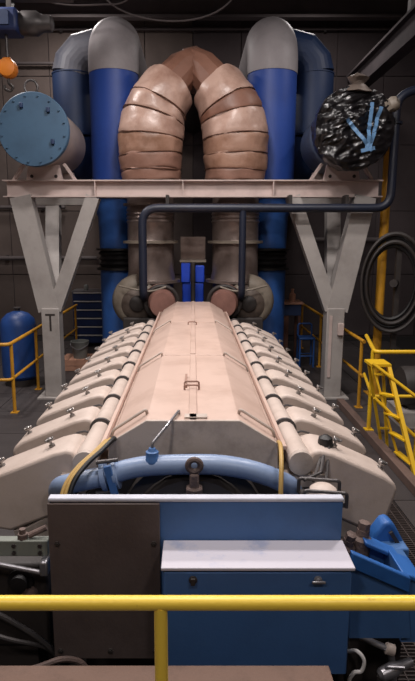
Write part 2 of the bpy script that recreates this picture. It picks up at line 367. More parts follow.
for s in (-1, 1):
    rc = MB().prism(rocker_profile(s), ENG0, ENG0+.37).build('rocker_cover', 'cream_head', eng, bevel=.028, seg=3, ang=50)
    knob(s*(1.40 if s < 0 else 1.375), ENG0+.185, -1.657 if s < 0 else -1.675, s).build('cover_knob', 'knob', rc)
    knob(s*1.03, ENG0+.185, -1.50, s).build('cover_knob', 'knob', rc)
    hd = MB().prism(head_profile(s), ENG0+.02, ENG0+.5).build('cylinder_head', 'cream_grey', eng, bevel=.01)
    for k in range(3):
        MB().lathe((s*(.98+.1*k), ENG0+.02, -2.1-.05*k), (0, -1, 0), [(0, .026), (.02, .026), (.021, .018), (.035, .018)], 6).build('head_bolt', 'steel_dark', hd)
    # manifold running along the bank
    sec = MB().lathe((s*.745, ENG0-.04, -1.535), (0, 1, 0), [(0, .070), (.02, .085), (.10, .087), (.46, .078), (.64, .076), (.66, .066)], 18).build('manifold_section', 'cream_head', eng)
    cl = MB().lathe((s*.745, ENG0+.62, -1.535), (0, 1, 0), [(0, .076), (.005, .094), (.035, .094), (.042, .076)], 18).build('manifold_clamp', 'steel_dark', eng)
    br = MB().prism([(s*.82, -1.72), (s*.82, -1.60), (s*.88, -1.57), (s*.98, -1.60), (s*.98, -1.74)], ENG0+.44, ENG0+.62).build('injector_block', 'cream_grey', eng, bevel=.02)
    MB().tube(round_path([(s*.80, ENG0+.53, -1.56), (s*.84, ENG0+.53, -1.51), (s*.93, ENG0+.53, -1.53), (s*.98, ENG0+.50, -1.66)], .03), .009, 6).build('injector_line', 'steel_dark', br)
    MB().lathe((s*.745, ENG0-.075, -1.535), (0, 1, 0), [(0, .05), (.006, .085), (.03, .09), (.04, .07)], 18).build('manifold_end_cap', 'cream_grey', eng)
    for k in range(1, NCYL):
        d = (0, k*PITCH, 0)
        for p in (rc, hd, sec, cl, br): copy_part(p, eng, d)
    MB().box(min(s*.64, s*.92), max(s*.64, s*.92), 3.66, 10.2, -1.72, -1.63).build('bank_deck', 'cream_grey', eng)
    MB().prism([(s*.7, -1.9), (s*.7, -1.64), (s*.9, -1.64), (s*1.15, -2.0)], 3.75, 10.1).build('bank_body', 'dark_iron', eng)
    MB().box(min(s*1.0, s*1.19), max(s*1.0, s*1.19), 3.7, 10.0, -2.75, -2.3).build('pump_gallery', 'cream_grey', eng, bevel=.03)
# front end fittings
MB().lathe((0, 3.62, -1.95), (0, -1, 0), [(0, .5), (.1, .5), (.12, .42), (.22, .4), (.24, .2), (.4, .18)], 28).build('front_drive_hub', 'dark_iron', eng)
MB().box(-.80, .80, 3.34, 3.62, -2.6, -1.78).build('front_gear_case', 'dark_iron', eng, bevel=.03)
tk = MB().box(-.022, .038, 3.30, 3.36, -1.80, -1.47).build('lifting_link', 'rust', eng, bevel=.012)
MB().torus((.008, 3.33, -1.42), (0, 1, 0), .04, .02, 18, 8).build('link_eye', 'rust', tk)
MB().lathe((.008, 3.33, -1.62), (0, 0, 1), [(0, .05), (.01, .06), (.05, .06), (.06, .05)], 6).build('link_nut', 'rust', tk)
lk = MB().lathe((.96, 3.86, -1.46), (0, 0, 1), [(-.06, .05), (0, .055), (.03, .05), (.05, .02)], 12).build('linkage_boot', 'black', eng)
for a, b in (((.96, 3.86, -1.48), (.85, 3.5, -1.54)), ((.96, 3.86, -1.48), (.79, 3.45, -1.58)), ((.85, 3.5, -1.54), (.72, 3.4, -1.55)), ((1.0, 3.9, -1.44), (.9, 3.55, -1.62))):
    MB().cyl(a, b, .011, 8).build('linkage_rod', 'steel_dark', lk)

# ---- blue coolant pipe across the front
t = thing('coolant_pipe', 'light blue coolant pipe bending across the front of the engine', 'pipe', (-.1, 3.45, -1.7))
pth = spline([(-.93, 3.62, -1.80), (-.90, 3.52, -1.66), (-.80, 3.45, -1.595), (-.58, 3.45, -1.545), (-.42, 3.45, -1.495), (-.26, 3.45, -1.47), (.05, 3.45, -1.462), (.22, 3.45, -1.472), (.40, 3.45, -1.51), (.56, 3.46, -1.575), (.66, 3.52, -1.66), (.70, 3.62, -1.80)], 8)
MB().tube(pth, .066, 20).build('pipe_run', 'blue_pipe', t)
ax = V(.95, 0, .2).normalized()
MB().lathe((-.60, 3.45, -1.55), ax, [(0, .07), (.005, .098), (.035, .098), (.04, .07)], 20).build('pipe_flange', 'blue_pipe', t)
MB().lathe((-.52, 3.45, -1.533), ax, [(0, .07), (.005, .098), (.03, .098), (.035, .07)], 20).build('pipe_flange', 'blue_pipe', t)
MB().bar((-.55, 3.37, -1.44), (-.50, 3.36, -1.64), .05, .02, (0, 1, 0)).build('clamp_plate', 'blue_panel', t, bevel=.005)
for x, z in ((-.563, -1.43), (-.57, -1.64)):
    MB().cyl((x-.06, 3.40, z), (x+.08, 3.40, z+.02), .014, 8).build('flange_bolt', 'steel_dark', t)
MB().lathe((-.265, 3.44, -1.42), (0, 0, 1), [(-.02, .05), (0, .05), (.012, .042), (.05, .042), (.056, .03), (.075, .02)], 16).build('dipstick_cup', 'blue_panel', t)
o = MB().tube(round_path([(-.265, 3.44, -1.36), (-.265, 3.44, -1.315), (-.16, 3.62, -1.235), (-.10, 3.84, -1.22), (-.10, 3.86, -1.245)], .05), .0095, 8).build('vent_tube', 'steel', None)
tag(o, 'thin bent steel tube from blue pipe cup to the engine hood', 'tube')
# ---- hoses and strap
for i, (dx, dz, nm) in enumerate(((0, 0, 'outermost'), (.03, .012, 'middle'), (.06, .02, 'innermost'))):
    o = MB().tube(spline([(-.62+dx, 3.78, -1.43+dz*.3), (-.60+dx, 3.62, -1.37+dz), (-.66+dx, 3.48, -1.40+dz), (-.74+dx, 3.37, -1.45+dz), (-.80+dx*.9, 3.27, -1.53+dz), (-.825+dx*.8, 3.2, -1.66), (-.825+dx*.8, 3.2, -1.79)], 8), .0125 if i < 2 else .016, 10).build('fuel_hose', 'hose_yellow' if i < 2 else 'black', None)
    tag(o, ('yellow fuel hose, %s of the bundle draped over the blue coolant pipe' % nm) if i < 2 else 'thin black hose beside yellow hoses over the blue coolant pipe', 'hose')
o = MB().tube(round_path([(.60, 3.74, -1.42), (.585, 3.55, -1.36), (.565, 3.37, -1.41), (.55, 3.28, -1.56), (.55, 3.25, -1.79)], .08), .015, 10).build('yellow_conduit', 'hose_yellow')
tag(o, 'single yellow conduit dropping past the right end of blue coolant pipe', 'conduit')

# ---- front housing
t = thing('front_housing', 'sheet metal front housing, dark plate at one side and blue at the other', 'housing', (0, 3.1, FL))
MB().box(-.80, .835, 2.90, 2.93, -2.42, -1.436).build('blue_sheet', 'blue_panel', t, bevel=.004)
MB().box(-.806, .838, 2.888, 2.945, -1.448, -1.424).build('top_lip', 'lit_edge', t, bevel=.008)
dp = MB().box(-.808, -.185, 2.878, 2.90, -2.425, -1.452).build('cover_plate', 'dark_plate', t, bevel=.004)
for x, z in ((-.76, -1.69), (-.22, -1.69), (-.77, -2.37), (-.48, -2.37), (-.22, -2.37)):
    MB().lathe((x, 2.878, z), (0, -1, 0), [(0, .016), (.008, .016), (.009, .010), (.014, .010)], 6).build('plate_bolt', 'dark_iron', dp)
for s, x in ((-1, -.80), (1, .835)):
    MB().box(min(x, x-s*.02), max(x, x-s*.02), 2.93, 3.32, -2.42, -1.62).build('side_return', 'blue_panel', t)
for x in (-.7, .72): MB().box(x-.04, x+.04, 2.95, 3.05, FL, -2.40).build('support_leg', 'dark_iron', t)
# ---- control cabinet
t = thing('control_box', 'blue steel control box with pale lid bolted to the front housing', 'control box', (.34, 2.77, -2.33))
bd = MB().box(-.158, .832, 2.655, 2.897, -2.33, -1.70).build('box_body', 'blue_box', t, bevel=.006)
MB().hexa([(-.166, 2.636, -1.705), (.842, 2.636, -1.705), (-.166, 2.897, -1.705), (.842, 2.897, -1.705), (-.166, 2.636, -1.687), (.842, 2.636, -1.687), (-.166, 2.897, -1.680), (.842, 2.897, -1.680)]).build('lid', 'pale_lid', t, bevel=.004)
MB().box(-.150, .824, 2.640, 2.655, -2.32, -1.716).build('door', 'blue_box', t, bevel=.004)
for x in (.0, .65):
    la = MB().lathe((x, 2.64, -1.755), (0, -1, 0), [(0, .022), (.01, .022), (.012, .014), (.022, .014)], 12).build('latch', 'dark_iron' if x < .3 else 'steel', t)
    if x > .3: MB().box(x-.035, x+.035, 2.612, 2.622, -1.765, -1.75).build('latch_wing', 'steel', la, bevel=.003)
    else: MB().box(x-.012, x+.012, 2.612, 2.622, -1.775, -1.735).build('latch_wing', 'dark_iron', la, bevel=.003)
# ---- bracket with pale cap right behind the housing
t = thing('breather_bracket', 'dark square bracket holding a pale round breather cap behind the housing', 'bracket', (.82, 3.35, -1.8))
MB().box(.69, .96, 3.24, 3.44, -1.66, -1.63).build('bracket_shelf', 'steel_dark', t)
MB().tube(round_path([(.69, 3.24, -1.64), (.69, 3.24, -1.545), (.955, 3.24, -1.565), (.955, 3.24, -1.66)], .02), .012, 8).build('bracket_loop', 'steel_dark', t)
MB().tube(round_path([(.69, 3.42, -1.64), (.69, 3.42, -1.545), (.955, 3.42, -1.565), (.955, 3.42, -1.66)], .02), .012, 8).build('bracket_loop', 'steel_dark', t)
MB().lathe((.83, 3.34, -1.63), (0, 0, 1), [(0, .085), (.02, .09), (.05, .085), (.07, .06), (.08, .02)], 18).build('breather_cap', 'cream_head', t)
MB().box(.74, .9, 3.3, 3.42, -1.80, -1.66).build('bracket_foot', 'dark_iron', t)

# ================================================================== near the camera
t = thing('walkway', 'raised steel walkway under the front yellow handrail', 'walkway', (0, .5, FL))
MB().box(-2.6, 2.6, -1.2, 2.05, -2.07, -2.011).build('deck', 'floor_plate', t)
for x in (-2.4, 2.4):
    for y in (-1.0, 1.9): MB().box(x-.05, x+.05, y-.05, y+.05, FL, -2.07).build('leg', 'dark_iron', t)
o = MB().box(-2.3, .636, 1.86, 2.30, -2.011, -1.971).build('plank', 'wood', None, bevel=.006)
tag(o, 'brown wooden plank lying on the walkway edge before the control box', 'plank')
t = thing('front_handrail', 'bright yellow pipe handrail in front of the blue control box', 'handrail', (0, 1.37, -2.011))
MB().tube([(-2.5, 1.37, -.981), (2.5, 1.37, -.981)], .0195, 20).build('top_rail', 'yellow_front', t)
for x in (-2.3, -.088, 2.2):
    p = MB().tube([(x, 1.37, -2.0), (x, 1.37, -.99)], .0185, 18).build('post', 'yellow_front', t)
    MB().box(x-.05, x+.05, 1.32, 1.42, -2.011, -2.0).build('base_plate', 'yellow_front', p)
MB().tube([(-2.5, 1.37, -1.5), (2.5, 1.37, -1.5)], .0165, 14).build('mid_rail', 'yellow_front', t)

# ---- lower left: green pump casing, rod, pipes
t = thing('pump_casing', 'grey green pump casing with bolted flange beside the dark plate', 'pump', (-1.2, 3.2, FL))
MB().box(-1.55, -.835, 2.95, 3.01, -1.815, -1.717).build('flange_plate', 'green', t, bevel=.006)
MB().box(-1.5, -.86, 3.01, 3.26, -2.45, -1.90).build('pump_body', 'dark_iron', t, bevel=.02)
for i in range(5):
    for dz in (-1.745, -1.79): MB().lathe((-1.48+i*.15, 2.95, dz), (0, -1, 0), [(0, .013), (.01, .013)], 6).build('flange_bolt', 'dark_iron', t)
MB().lathe((-1.02, 3.02, -2.0), (0, -1, 0), [(0, .075), (.03, .075), (.032, .05), (.07, .05), (.072, .035)], 18).build('inlet_port', 'black', t)
MB().lathe((-.97, 3.02, -2.09), (0, -1, 0), [(0, .05), (.04, .045), (.05, .02)], 12).build('drain_plug', 'rust', t)
MB().box(-1.45, -.95, 3.03, 3.24, FL, -2.45).build('pump_foot', 'dark_iron', t)
MB().lathe((-.985, 2.98, -1.717), (0, 0, 1), [(0, .03), (.03, .03), (.032, .02), (.06, .02)], 6).build('stud_nut', 'rust', t)
MB().cyl((-.95, 2.98, -1.70), (-.85, 3.0, -1.66), .018, 10).build('stud_lever', 'rust', t)
t = thing('steel_rod', 'pale steel control rod with clamp below the green pump flange', 'rod', (-1.1, 2.88, -1.92))
MB().cyl((-1.5, 2.90, -1.745), (-.855, 2.90, -1.885), .014, 10).build('rod', 'steel', t)
MB().box(-.87, -.825, 2.88, 2.96, -1.90, -1.81).build('rod_clamp', 'steel', t, bevel=.01)
for i, (p, r, m, lb) in enumerate((
        ([(-1.6, 2.95, -1.98), (-1.119, 2.92, -2.174), (-.85, 2.94, -2.40), (-.80, 3.0, -2.6)], .016, 'steel_dark', 'thin dark pipe slanting down past the bottom of the dark plate'),
        ([(-1.6, 2.92, -2.08), (-1.12, 2.86, -2.26), (-.86, 2.96, -2.43), (-.8, 3.05, -2.7)], .013, 'steel_dark', 'lower thin pipe slanting beside the dark plate corner'),
        ([(-1.5, 2.72, -2.45), (-1.05, 2.68, -2.37), (-.86, 2.70, -2.33), (-.72, 2.74, -2.31), (-.62, 2.78, -2.38), (-.58, 2.80, -2.55)], .017, 'rust', 'brown hose curving under the dark plate above the plank'))):
    q = spline(p, 8); e = q[-1]
    o = MB().tube(q + [(e.x, e.y, FL)], r, 8).build('oil_pipe', m); tag(o, lb, 'pipe')
# ---- lower right: blue chute guard, rusty valves, pipes
t = thing('blue_guard', 'bright blue sloping sheet guard with open slot beside the control box', 'guard', (1.1, 3.0, FL))
def slab(p0, p1, y0, y1, h):   # sloping top strip from p0 to p1 in x/z
    return [(p0[0], y0, p0[1]-h), (p1[0], y0, p1[1]-h), (p0[0], y1, p0[1]-h), (p1[0], y1, p1[1]-h), (p0[0], y0, p0[1]), (p1[0], y0, p1[1]), (p0[0], y1, p0[1]), (p1[0], y1, p1[1])]
MB().hexa(slab((.87, -1.70), (1.205, -1.855), 2.80, 2.84, .095)).build('front_band', 'blue_guard', t, bevel=.008)
MB().prism([(.88, -1.80), (1.20, -1.945), (1.24, -2.25), (.89, -2.25)], 2.83, 2.85).build('front_sheet', 'blue_panel', t)
MB().hexa(slab((1.03, -1.79), (1.30, -1.915), 3.06, 3.18, .03)).build('rear_band', 'blue_guard', t, bevel=.008)
MB().hexa(slab((1.17, -1.842), (1.30, -1.90), 2.84, 3.08, .03)).build('end_band', 'blue_guard', t, bevel=.008)
MB().prism([(1.17, -1.86), (1.3, -1.91), (1.32, -2.3), (1.2, -2.3)], 2.86, 3.17).build('end_sheet', 'blue_panel', t)
MB().prism([(1.0, -1.80), (1.3, -1.93), (1.3, -2.3), (1.0, -2.3)], 3.15, 3.17).build('rear_sheet', 'blue_panel', t)
MB().prism([(1.14, -1.95), (1.15, -1.86), (1.205, -1.775), (1.245, -1.765), (1.28, -1.80), (1.37, -1.96)], 3.26, 3.38).build('guard_wing', 'blue_guard', t, bevel=.03, seg=3)
MB().bar((1.245, 3.25, -1.83), (1.31, 3.25, -1.93), .025, .02, (0, 1, 0)).build('wing_groove', 'dark_iron', t)
MB().box(1.1, 1.34, 3.17, 3.3, -2.3, -1.9).build('guard_bracket', 'blue_panel', t, bevel=.01)
for x, y in ((.93, 2.9), (1.26, 3.1)): MB().box(x-.03, x+.03, y-.03, y+.03, FL, -2.25).build('guard_leg', 'dark_iron', t)
for (x, y, z, sc, ax, lb) in ((.94, 3.12, -1.83, 1.0, (.2, -.3, 1), 'rusty brown valve body in the gap beside the housing edge'),
                              (1.04, 3.16, -1.80, 1.15, (.1, 0, 1), 'larger rusty valve with hex cap beside the blue guard slot')):
    t = thing('rusty_valve', lb, 'valve', (x, y, z-.62))
    MB().lathe((x, y, z), ax, [(-.1*sc, .05*sc), (-.02, .055*sc), (0, .035*sc), (.035*sc, .033*sc)], 14).build('valve_body', 'rust', t)
    MB().lathe(Vector((x, y, z))+Vector(ax).normalized()*.035*sc, ax, [(0, .032*sc), (.04*sc, .032*sc), (.045*sc, .02*sc)], 6).build('valve_cap', 'rust', t)
    MB().cyl((x-.07, y, z-.05), (x+.09, y+.02, z-.075), .022*sc, 10).build('valve_stem', 'rust', t)
    MB().cyl((x, y, z-.62), (x, y, z-.08), .025, 10).build('valve_pipe', 'dark_iron', t)
    MB().box(x-.04, x+.04, y-.04, y+.04, FL, z-.6).build('valve_stand', 'dark_iron', t)
t = thing('drain_pipe', 'grey steel drain pipe with pale coupling low beside the control box', 'pipe', (1.1, 2.9, FL))
MB().tube(round_path([(.72, 3.0, -2.235), (1.16, 2.9, -2.385), (1.20, 2.92, -2.6), (1.20, 2.92, FL)], .05), .019, 12).build('pipe_run', 'steel', t)
MB().lathe((1.13, 2.907, -2.375), (.94, -.1, -.3), [(0, .022), (.005, .034), (.05, .034), (.055, .024)], 12).build('coupling', 'cream_grey', t)
t = thing('drain_valve', 'pale drain valve with lever beneath the grey drain pipe', 'valve', (1.1, 2.82, FL))
MB().lathe((1.06, 2.8, -2.47), (.9, .2, .25), [(0, .02), (.02, .038), (.1, .042), (.14, .03), (.22, .024)], 14).build('valve_body', 'steel', t)
MB().tube(round_path([(1.1, 2.8, -2.46), (1.1, 2.8, -2.41), (1.2, 2.78, -2.40)], .02), .01, 8).build('valve_lever', 'steel', t)
MB().cyl((1.07, 2.8, FL), (1.07, 2.8, -2.47), .018, 10).build('valve_pipe', 'dark_iron', t)
o = MB().tube(spline([(.90, 2.86, -2.36), (.93, 2.8, -2.31), (.965, 2.78, -2.35), (.955, 2.78, -2.42), (.91, 2.79, -2.45), (.89, 2.8, -2.6), (.9, 2.82, FL)], 8), .011, 8).build('drain_hose', 'white')
tag(o, 'white looped drain hose at the lower corner of control box', 'hose')
t = thing('sump_tank', 'dark iron sump tank on the floor below the blue guard', 'tank', (1.2, 3.3, FL))
MB().box(.92, 1.30, 3.2, 3.6, FL, -2.55).build('tank_body', 'dark_iron', t, bevel=.03)
MB().lathe((1.1, 3.4, -2.55), (0, 0, 1), [(0, .1), (.03, .1), (.035, .06), (.06, .06)], 14).build('filler_cap', 'rust', t)
# ================================================================== gantry with tanks
GY = 11.5
t = gan = thing('gantry', 'pale steel gantry frame with V-armed posts behind the engine', 'gantry', (0, GY+.1, FL))
bm_ = MB().box(-3.73, 3.72, GY+.10, GY+.13, .80, 1.085).build('beam_web', 'gantry', t)
MB().box(-3.78, 3.77, GY-.03, GY+.27, 1.085, 1.11).build('beam_top_flange', 'gantry', t)
MB().box(-3.78, 3.77, GY-.03, GY+.27, .775, .80).build('beam_bottom_flange', 'gantry', t)
for s in (-1, 1):
    MB().box(s*2.94-.18, s*2.94+.18, GY-.08, GY+.28, FL+.03, -1.45).build('post', 'gantry_grey', t, bevel=.015)
    MB().box(s*2.94-.32, s*2.94+.32, GY-.2, GY+.44, FL, FL+.03).build('post_base_plate', 'gantry_grey', t)
    if s < 0: MB().box(-3.04, -2.84, GY-.084, GY-.078, -1.60, -1.56).box(-2.96, -2.92, GY-.084, GY-.078, -1.92, -1.60).build('post_slot', 'dark_iron', t)
    else:
        MB().box(2.81, 2.87, GY-.1, GY-.08, -2.9, -1.6).build('post_cable_tray', 'gantry', t)
        MB().box(2.98, 3.10, GY-.16, GY-.08, -2.0, -1.75).build('post_switch_box', 'gantry', t, bevel=.01)
    MB().bar((s*2.98, GY+.11, -1.50), (s*3.44, GY+.11, .79), .42, .3).build('outer_arm', 'gantry_grey', t)
    MB().bar((s*2.86, GY+.11, -1.48), (s*2.0, GY+.11, .79), .27, .26).build('inner_arm', 'gantry_grey', t)
    MB().bar((s*2.96, GY+.30, -1.50), (s*3.15, 13.0, .72), .3, .22, (0, 1, 0)).build('rear_arm', 'gantry_grey', t)
    MB().box(s*2.96-.55, s*2.96+.55, 12.85, 13.1, .70, 1.0).build('rear_crossbeam', 'gantry_grey', t)
    # saddle under the tank
    cx = s*2.96
    for y in (GY+.03, 12.9):
        MB().prism([(cx-.36, 1.11 if y < 12 else 1.0), (cx+.36, 1.11 if y < 12 else 1.0), (cx+.30, 1.40), (cx-.30, 1.40)], y, y+.12).build('saddle', 'gantry', t)
    for q in (-1, 1):
        MB().bar((cx+q*.62, GY+.09, 1.10), (cx+q*.40, GY+.09, 1.42), .05, .12).build('saddle_strut', 'gantry', t)
        MB().cyl((cx+q*.24, GY+.02, 1.18), (cx+q*.24, GY+.04, 1.18), .035, 8).build('saddle_bolt', 'dark_iron', t)
for x in (-1.95, -.2, 1.6): MB().box(x-.01, x+.01, GY-.03, GY+.1, .80, 1.085).build('beam_stiffener', 'gantry', t)
TX, TZ, TR = 2.96, 1.955, .66
for s in (-1, 1):
    cx = s*TX
    t = thing('horizontal_vessel', 'blue horizontal vessel with bolted end flange on the gantry' if s < 0 else 'blue horizontal vessel with its end wrapped in black plastic', 'vessel', (cx, 12.0, TZ-TR))
    MB().lathe((cx, 10.98, TZ), (0, 1, 0), [(0, .58), (.02, .60), (1.9, .60), (2.02, .56), (2.14, .4), (2.2, .1)], 40).build('vessel_shell', 'shell_dusty_lit' if s < 0 else 'shell_slate', t)
    MB().lathe((cx, 10.90, TZ), (0, 1, 0), [(0, TR-.01), (.01, TR), (.05, TR), (.06, TR-.02)], 48).build('end_flange', 'tank_blue', t)
    MB().lathe((cx, 10.97, TZ), (0, 1, 0), [(0, TR-.01), (.01, TR), (.06, TR), (.07, TR-.02)], 48).build('shell_flange', 'tank_blue', t)
    if s < 0:
        for k in range(16):
            a = 2*PI*(k+.5)/16
            MB().lathe((cx+math.cos(a)*.59, 10.90, TZ+math.sin(a)*.59), (0, -1, 0), [(0, .02), (.02, .02), (.021, .014), (.03, .014)], 6).build('flange_bolt', 'tank_blue', t)
        for px, pz in ((-.19, .42), (.30, .34), (.36, -.22)):
            MB().box(cx+px-.03, cx+px+.03, 10.84, 10.90, TZ+pz-.05, TZ+pz+.04).build('flange_lug', 'duct_dark', t, bevel=.01)
        MB().torus((cx-.02, 10.98, TZ+TR+.09), (0, 1, 0), .12, .022, 24, 8).build('lifting_eye', 'steel_dark', t)
# bag over the right vessel end
def bag_pt(rho, a, off=0):
    x = TX+math.cos(a)*0; r = rho
    R = TR+.08
    nx = noise.noise((math.cos(a)*3*rho, math.sin(a)*3*rho, 1.7)); n2 = noise.noise((math.cos(a)*9*rho, math.sin(a)*9*rho, 5.1)); px_ = math.cos(a)*rho; pz_ = math.sin(a)*rho; n3 = 1-2*abs(noise.noise((px_*2.2+pz_*1.2, pz_*7.5-px_*2.5, 9.1)))
    if rho <= 1:
        y = 10.80-.14*(1-rho**2)+.08*nx+.025*n2-.06*n3; rr = R*rho
    else:
        y = 10.84+(rho-1)*1.0+.04*n2; rr = R*(1+.05*nx+.03*n2)*(1-.12*(rho-1))
    return V(TX+math.cos(a)*rr, y-off, TZ+math.sin(a)*rr)
bagt = thing('plastic_bag', 'crumpled black plastic sheet tied over the end of the vessel', 'bag', (TX, 10.9, TZ-TR))
m = MB(); NA, NR = 110, 44
vv = [bag_pt(.001, 0)] + [bag_pt(1.35*i/NR, 2*PI*j/NA) for i in range(1, NR+1) for j in range(NA)]
ff = [(0, 1+j, 1+(j+1)%NA) for j in range(NA)] + [(1+i*NA+j, 1+(i+1)*NA+j, 1+(i+1)*NA+(j+1)%NA, 1+i*NA+(j+1)%NA) for i in range(NR-1) for j in range(NA)]
m.add(vv, ff).build('plastic_sheet', 'bag', bagt, ang=60)
kn = MB().lathe((TX+.02, 10.86, TZ+.62), (.05, 0, 1), [(0, .26), (.08, .2), (.14, .11), (.19, .13), (.25, .17), (.3, .1), (.33, .02)], 14)
for i, v in enumerate(kn.v): kn.v[i] = v+V(noise.noise(v*9)*.06, noise.noise(v*9+V(5, 5, 5))*.06, noise.noise(v*7+V(9, 1, 2))*.04)
kn.build('knot', 'turbo', bagt)
kn = MB().lathe((TX+.56, 10.84, TZ+.36), (.8, -.2, .35), [(0, .17), (.08, .12), (.14, .13), (.2, .12), (.25, .05)], 12)
for i, v in enumerate(kn.v): kn.v[i] = v+V(noise.noise(v*9)*.05, 0, noise.noise(v*7)*.05)
kn.build('bunched_corner', 'turbo_pale', bagt)
def tape(a, b, wd):
    m = MB(); n = 14; a = Vector(a); b = Vector(b); d = (b-a).normalized(); p = V(-d.y, d.x)
    for i in range(n+1):
        c = a+(b-a)*i/n
        ys = []
        for q in (-1, 1):
            e = c+p*q*wd/2; rho = e.length/(TR+.08); an = math.atan2(e.y, e.x); w_ = bag_pt(max(rho, .001), an, .018); ys.append(w_)
        yy = min(ys[0].y, ys[1].y); ys[0].y = ys[1].y = yy
        m.v += ys + [v+V(0, .012, 0) for v in ys]
    for i in range(n):
        k = i*4
        m.f += [(k, k+1, k+5, k+4), (k+2, k+6, k+7, k+3), (k, k+4, k+6, k+2), (k+1, k+3, k+7, k+5)]
    return m
for a, b in (((-.18, .10), (.25, -.36)), ((.42, .34), (.24, -.42)), ((.26, .42), (.20, -.40)), ((-.2, .12), (.3, -.42)), ((.1, -.42), (.36, -.36))):
    tape(a, b, .065).build('tape_strip', 'tape', bagt)

# ================================================================== ducts
def duct_in(s):
    cx = s*1.76; y = 13.32; r = .545
    t = thing('air_duct', 'bright blue vertical air duct with grey elbow ' + ('beside the bolted blue vessel' if s < 0 else 'beside the plastic wrapped vessel'), 'duct', (cx, y, FL))
    MB().cyl((cx, y, .9), (cx, y, 3.535), r, 36).build('blue_shell', 'duct_blue', t)
    MB().lathe((cx, y, .86), (0, 0, 1), [(0, r), (.005, r+.06), (.04, r+.06), (.045, r)], 36).build('duct_flange', 'duct_light', t)
    el = [(cx, y, 3.53), (cx, y, 3.76)] + [(cx, y+.54-.54*math.cos(a), 3.76+.54*math.sin(a)) for a in [PI/2*i/10 for i in range(1, 11)]] + [(cx, 16.0, 4.30), (cx, Y1+.02, 4.30)]
    MB().tube(el, r+.012, 36).build('elbow', 'duct_grey', t)
    MB().lathe((cx, y, .86), (0, 0, -1), [(0, r-.01), (.3, r-.06), (.42, .44), (1.12, .42)], 36).build('reducer', 'duct_light', t)
    MB().lathe((cx, y, -.26), (0, 0, -1), [(0, .42), (.005, .5), (.05, .5), (.055, .4), (.12, .46), (.18, .4), (.24, .46), (.3, .4), (.36, .46), (.42, .4), (.45, .5), (.5, .5), (.505, .42)], 32).build('bellows', 'black', t)
    MB().lathe((cx, y, -.76), (0, 0, -1), [(0, .42), (1.9, .42), (2.1, .5), (C-.76, .5)], 32).build('lower_shell', 'duct_light', t)
def duct_out(s):
    cx = s*2.86; y = 14.2; r = .47
    t = thing('return_duct', 'dark blue return duct with mitred elbow ' + ('behind the bolted blue vessel' if s < 0 else 'behind the plastic wrapped vessel'), 'duct', (cx, y, 1.2))
    low = [(cx, Y1+.02, 1.75), (cx, y+.6, 1.75)] + [(cx, y+.6-.55*math.sin(a), 2.30-.55*math.cos(a)) for a in [PI/2*i/5 for i in range(1, 5)]] + [(cx, y, 2.4)]
    MB().tube(low, r-.005, 30).build('lower_elbow', 'duct_dark', t)
    MB().cyl((cx, y, 2.38), (cx, y, 3.76), r, 30).build('vertical_shell', 'duct_dark', t)
    MB().tube([(cx, y, 3.76), (cx-s*.05, y, 3.99), (cx-s*.26, y, 4.22), (cx-s*.55, y, 4.28), (s*1.73, y, 4.28)], r+.005, 30).build('mitred_elbow', 'duct_dusty_lit' if s < 0 else 'duct_dark', t, ang=12)
    for z in (2.4, 3.74): MB().lathe((cx, y, z), (0, 0, 1), [(0, r), (.005, r+.015), (.03, r+.015), (.035, r)], 30).build('duct_seam_band', 'duct_dark', t)
for s in (-1, 1): duct_in(s); duct_out(s)

